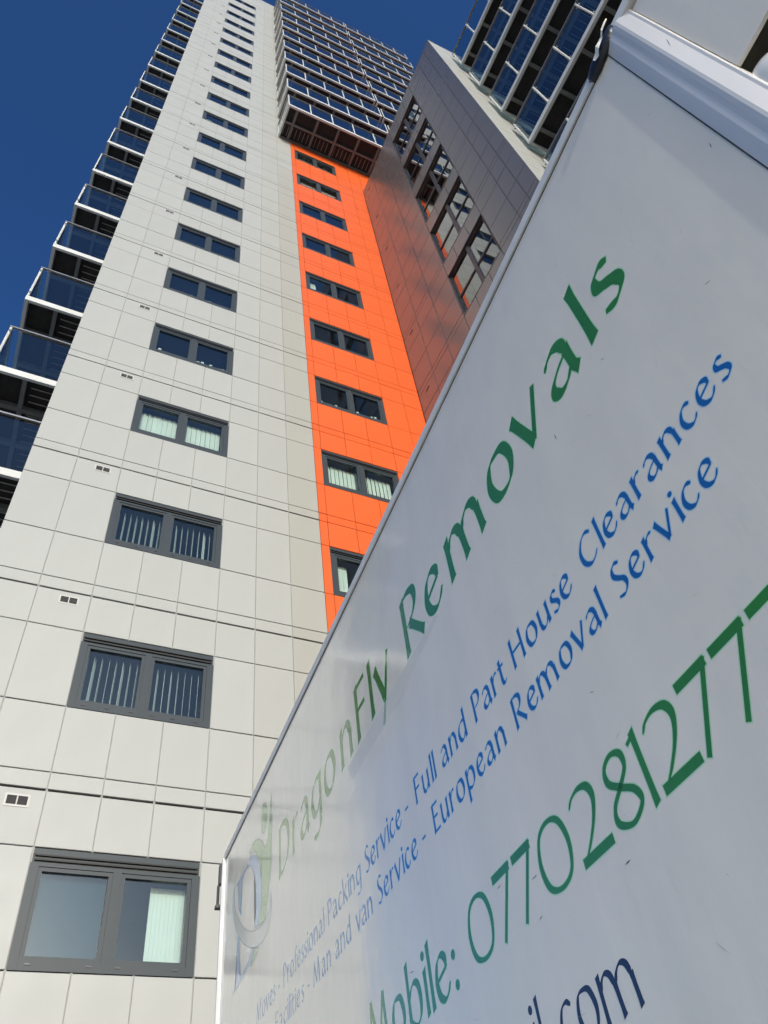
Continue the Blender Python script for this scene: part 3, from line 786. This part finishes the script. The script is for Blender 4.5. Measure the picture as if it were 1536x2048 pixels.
CRES = [(3.7778,1.6695),(3.8155,1.6388),(3.8256,1.5968),(3.7847,1.5129),(3.6784,1.4074),(3.5346,1.3131),(3.4052,1.2549),(3.2857,1.218),(3.1895,1.2118),(3.1201,1.2328),(3.085,1.2743),(3.0819,1.3106),(3.0974,1.3477),(3.1128,1.3044),(3.1596,1.2818),(3.2393,1.2754),(3.357,1.2995),(3.4464,1.3316),(3.5617,1.392),(3.6786,1.4797),(3.762,1.5662),(3.7814,1.6244)]
for nm, P_, m_, lay in (('emblem_body', GREEN, 'logo_green', 1), ('emblem_wing', GREEN_BAR, 'logo_green', 1), ('emblem_wing', BLUE, 'logo_blue', 2), ('emblem_tail', TAIL, 'logo_blue', 1), ('emblem_tail', TAILG, 'logo_green', 1), ('emblem_ring', CRES, 'logo_grey', 3)):
    pts = catmull(P_, True, 3)
    for ext, mm, y in ((1.0, M[m_], -.00006-.00004*lay), (0, M['logo_edge'], -.00004-.00004*lay)):
        if ext == 0:
            # thin keyline: offset outwards along the local normal
            q = []
            n = len(pts); area = sum(pts[i][0]*pts[(i+1) % n][1]-pts[(i+1) % n][0]*pts[i][1] for i in range(n))
            sg = 1 if area > 0 else -1
            for i in range(n):
                a_, b_ = pts[i-1], pts[(i+1) % n]; dx, dz = b_[0]-a_[0], b_[1]-a_[1]; L_ = math.hypot(dx, dz) or 1
                q.append((pts[i][0]+sg*dz/L_*.003, pts[i][1]-sg*dx/L_*.003))
        else: q = pts
        bm_ = bmesh.new(); vs = [bm_.verts.new((-u, y, z)) for u, z in q]
        f_ = bm_.faces.new(vs); bmesh.ops.triangulate(bm_, faces=[f_])
        me = bpy.data.meshes.new(nm); bm_.to_mesh(me); bm_.free(); me.materials.append(mm)
        place(nm if ext else 'emblem_keyline', me, truck)
# clear repair tape under the title, with ribs
tp = MB()
for k in range(7):
    f0, f1 = k/7, (k+1)/7
    pa, pb = (1.38, 1.330), (1.36, 1.318)
    def L2(f): return [(-2.125+.035*f, 1.322-.064*f), (-1.66, 1.330-.062*f), (-1.37, 1.334-.016*f)]
    A_, B_ = L2(f0+.01), L2(f1-.02)
    for i in range(2):
        b0 = len(tp.v); yy = -.00035-.00004*(k % 2)
        for p in (A_[i], A_[i+1], B_[i+1], B_[i]): tp.v.append((p[0], yy, p[1]))
        tp.f.append((b0, b0+1, b0+2, b0+3))
tobj(tp, 'clear_tape', M['tape'])
# faint upright ribs of the frame telegraphing through the panel
def rib(u, w, h):
    profile('panel_rib', M['truck'], [(-u-w, .0005), (-u-w, -.00002), (-u-w*.4, -h), (-u+w*.4, -h), (-u+w, -.00002), (-u+w, .0005)], VB+.02, 1.86, 'z')
for u in (0.452, 1.06, 1.67, 2.28, 2.89, 3.50): rib(u, .006, .00003)
# scuffs and nicks
sc2 = MB()
for (a, b, w) in (((.150, 1.341), (.154, 1.323), .0009), ((.741, 1.288), (.7407, 1.266), .0012), ((.052, 1.652), (.060, 1.615), .0008), ((.541, 1.272), (.554, 1.281), .0007), ((1.362, .614), (1.341, .616), .001), ((1.233, .576), (1.211, .577), .0009), ((.972, .484), (.954, .485), .0012), ((1.227, .513), (1.240, .510), .0009), ((.30, 1.12), (.315, 1.128), .0006), ((.9, .75), (.915, .757), .0006), ((1.8, .62), (1.83, .625), .001)):
    d_ = Vector((b[0]-a[0], b[1]-a[1])); nn = Vector((-d_.y, d_.x)).normalized()*w; b0 = len(sc2.v)
    yy = -.0003 if a[0] > .13 else -.0135
    for p in ((a[0], a[1]), (a[0]+d_.x*.5+nn.x, a[1]+d_.y*.5+nn.y), b, (a[0]+d_.x*.5-nn.x, a[1]+d_.y*.5-nn.y)): sc2.v.append((-p[0], yy, p[1]))
    sc2.f.append((b0, b0+1, b0+2, b0+3))
tobj(sc2, 'scuff_marks', M['grime'], kind='stuff')
sc3 = MB()
for k in range(90):
    u = random.uniform(.16, 3.6); v = random.uniform(.25, 1.85); L_ = random.uniform(.006, .035); an = random.gauss(.5, .8); w = random.uniform(.00025, .0005)
    dx, dz = L_*math.cos(an), L_*math.sin(an); nx, nz = -math.sin(an)*w, math.cos(an)*w; b0 = len(sc3.v)
    for p in ((u, v), (u+dx*.5+nx, v+dz*.5+nz), (u+dx, v+dz), (u+dx*.5-nx, v+dz*.5-nz)): sc3.v.append((-p[0], -.00025, p[1]))
    sc3.f.append((b0, b0+1, b0+2, b0+3))
tobj(sc3, 'hairline_scratches', M['scratch'], kind='stuff')
print('wing panels', cnt)
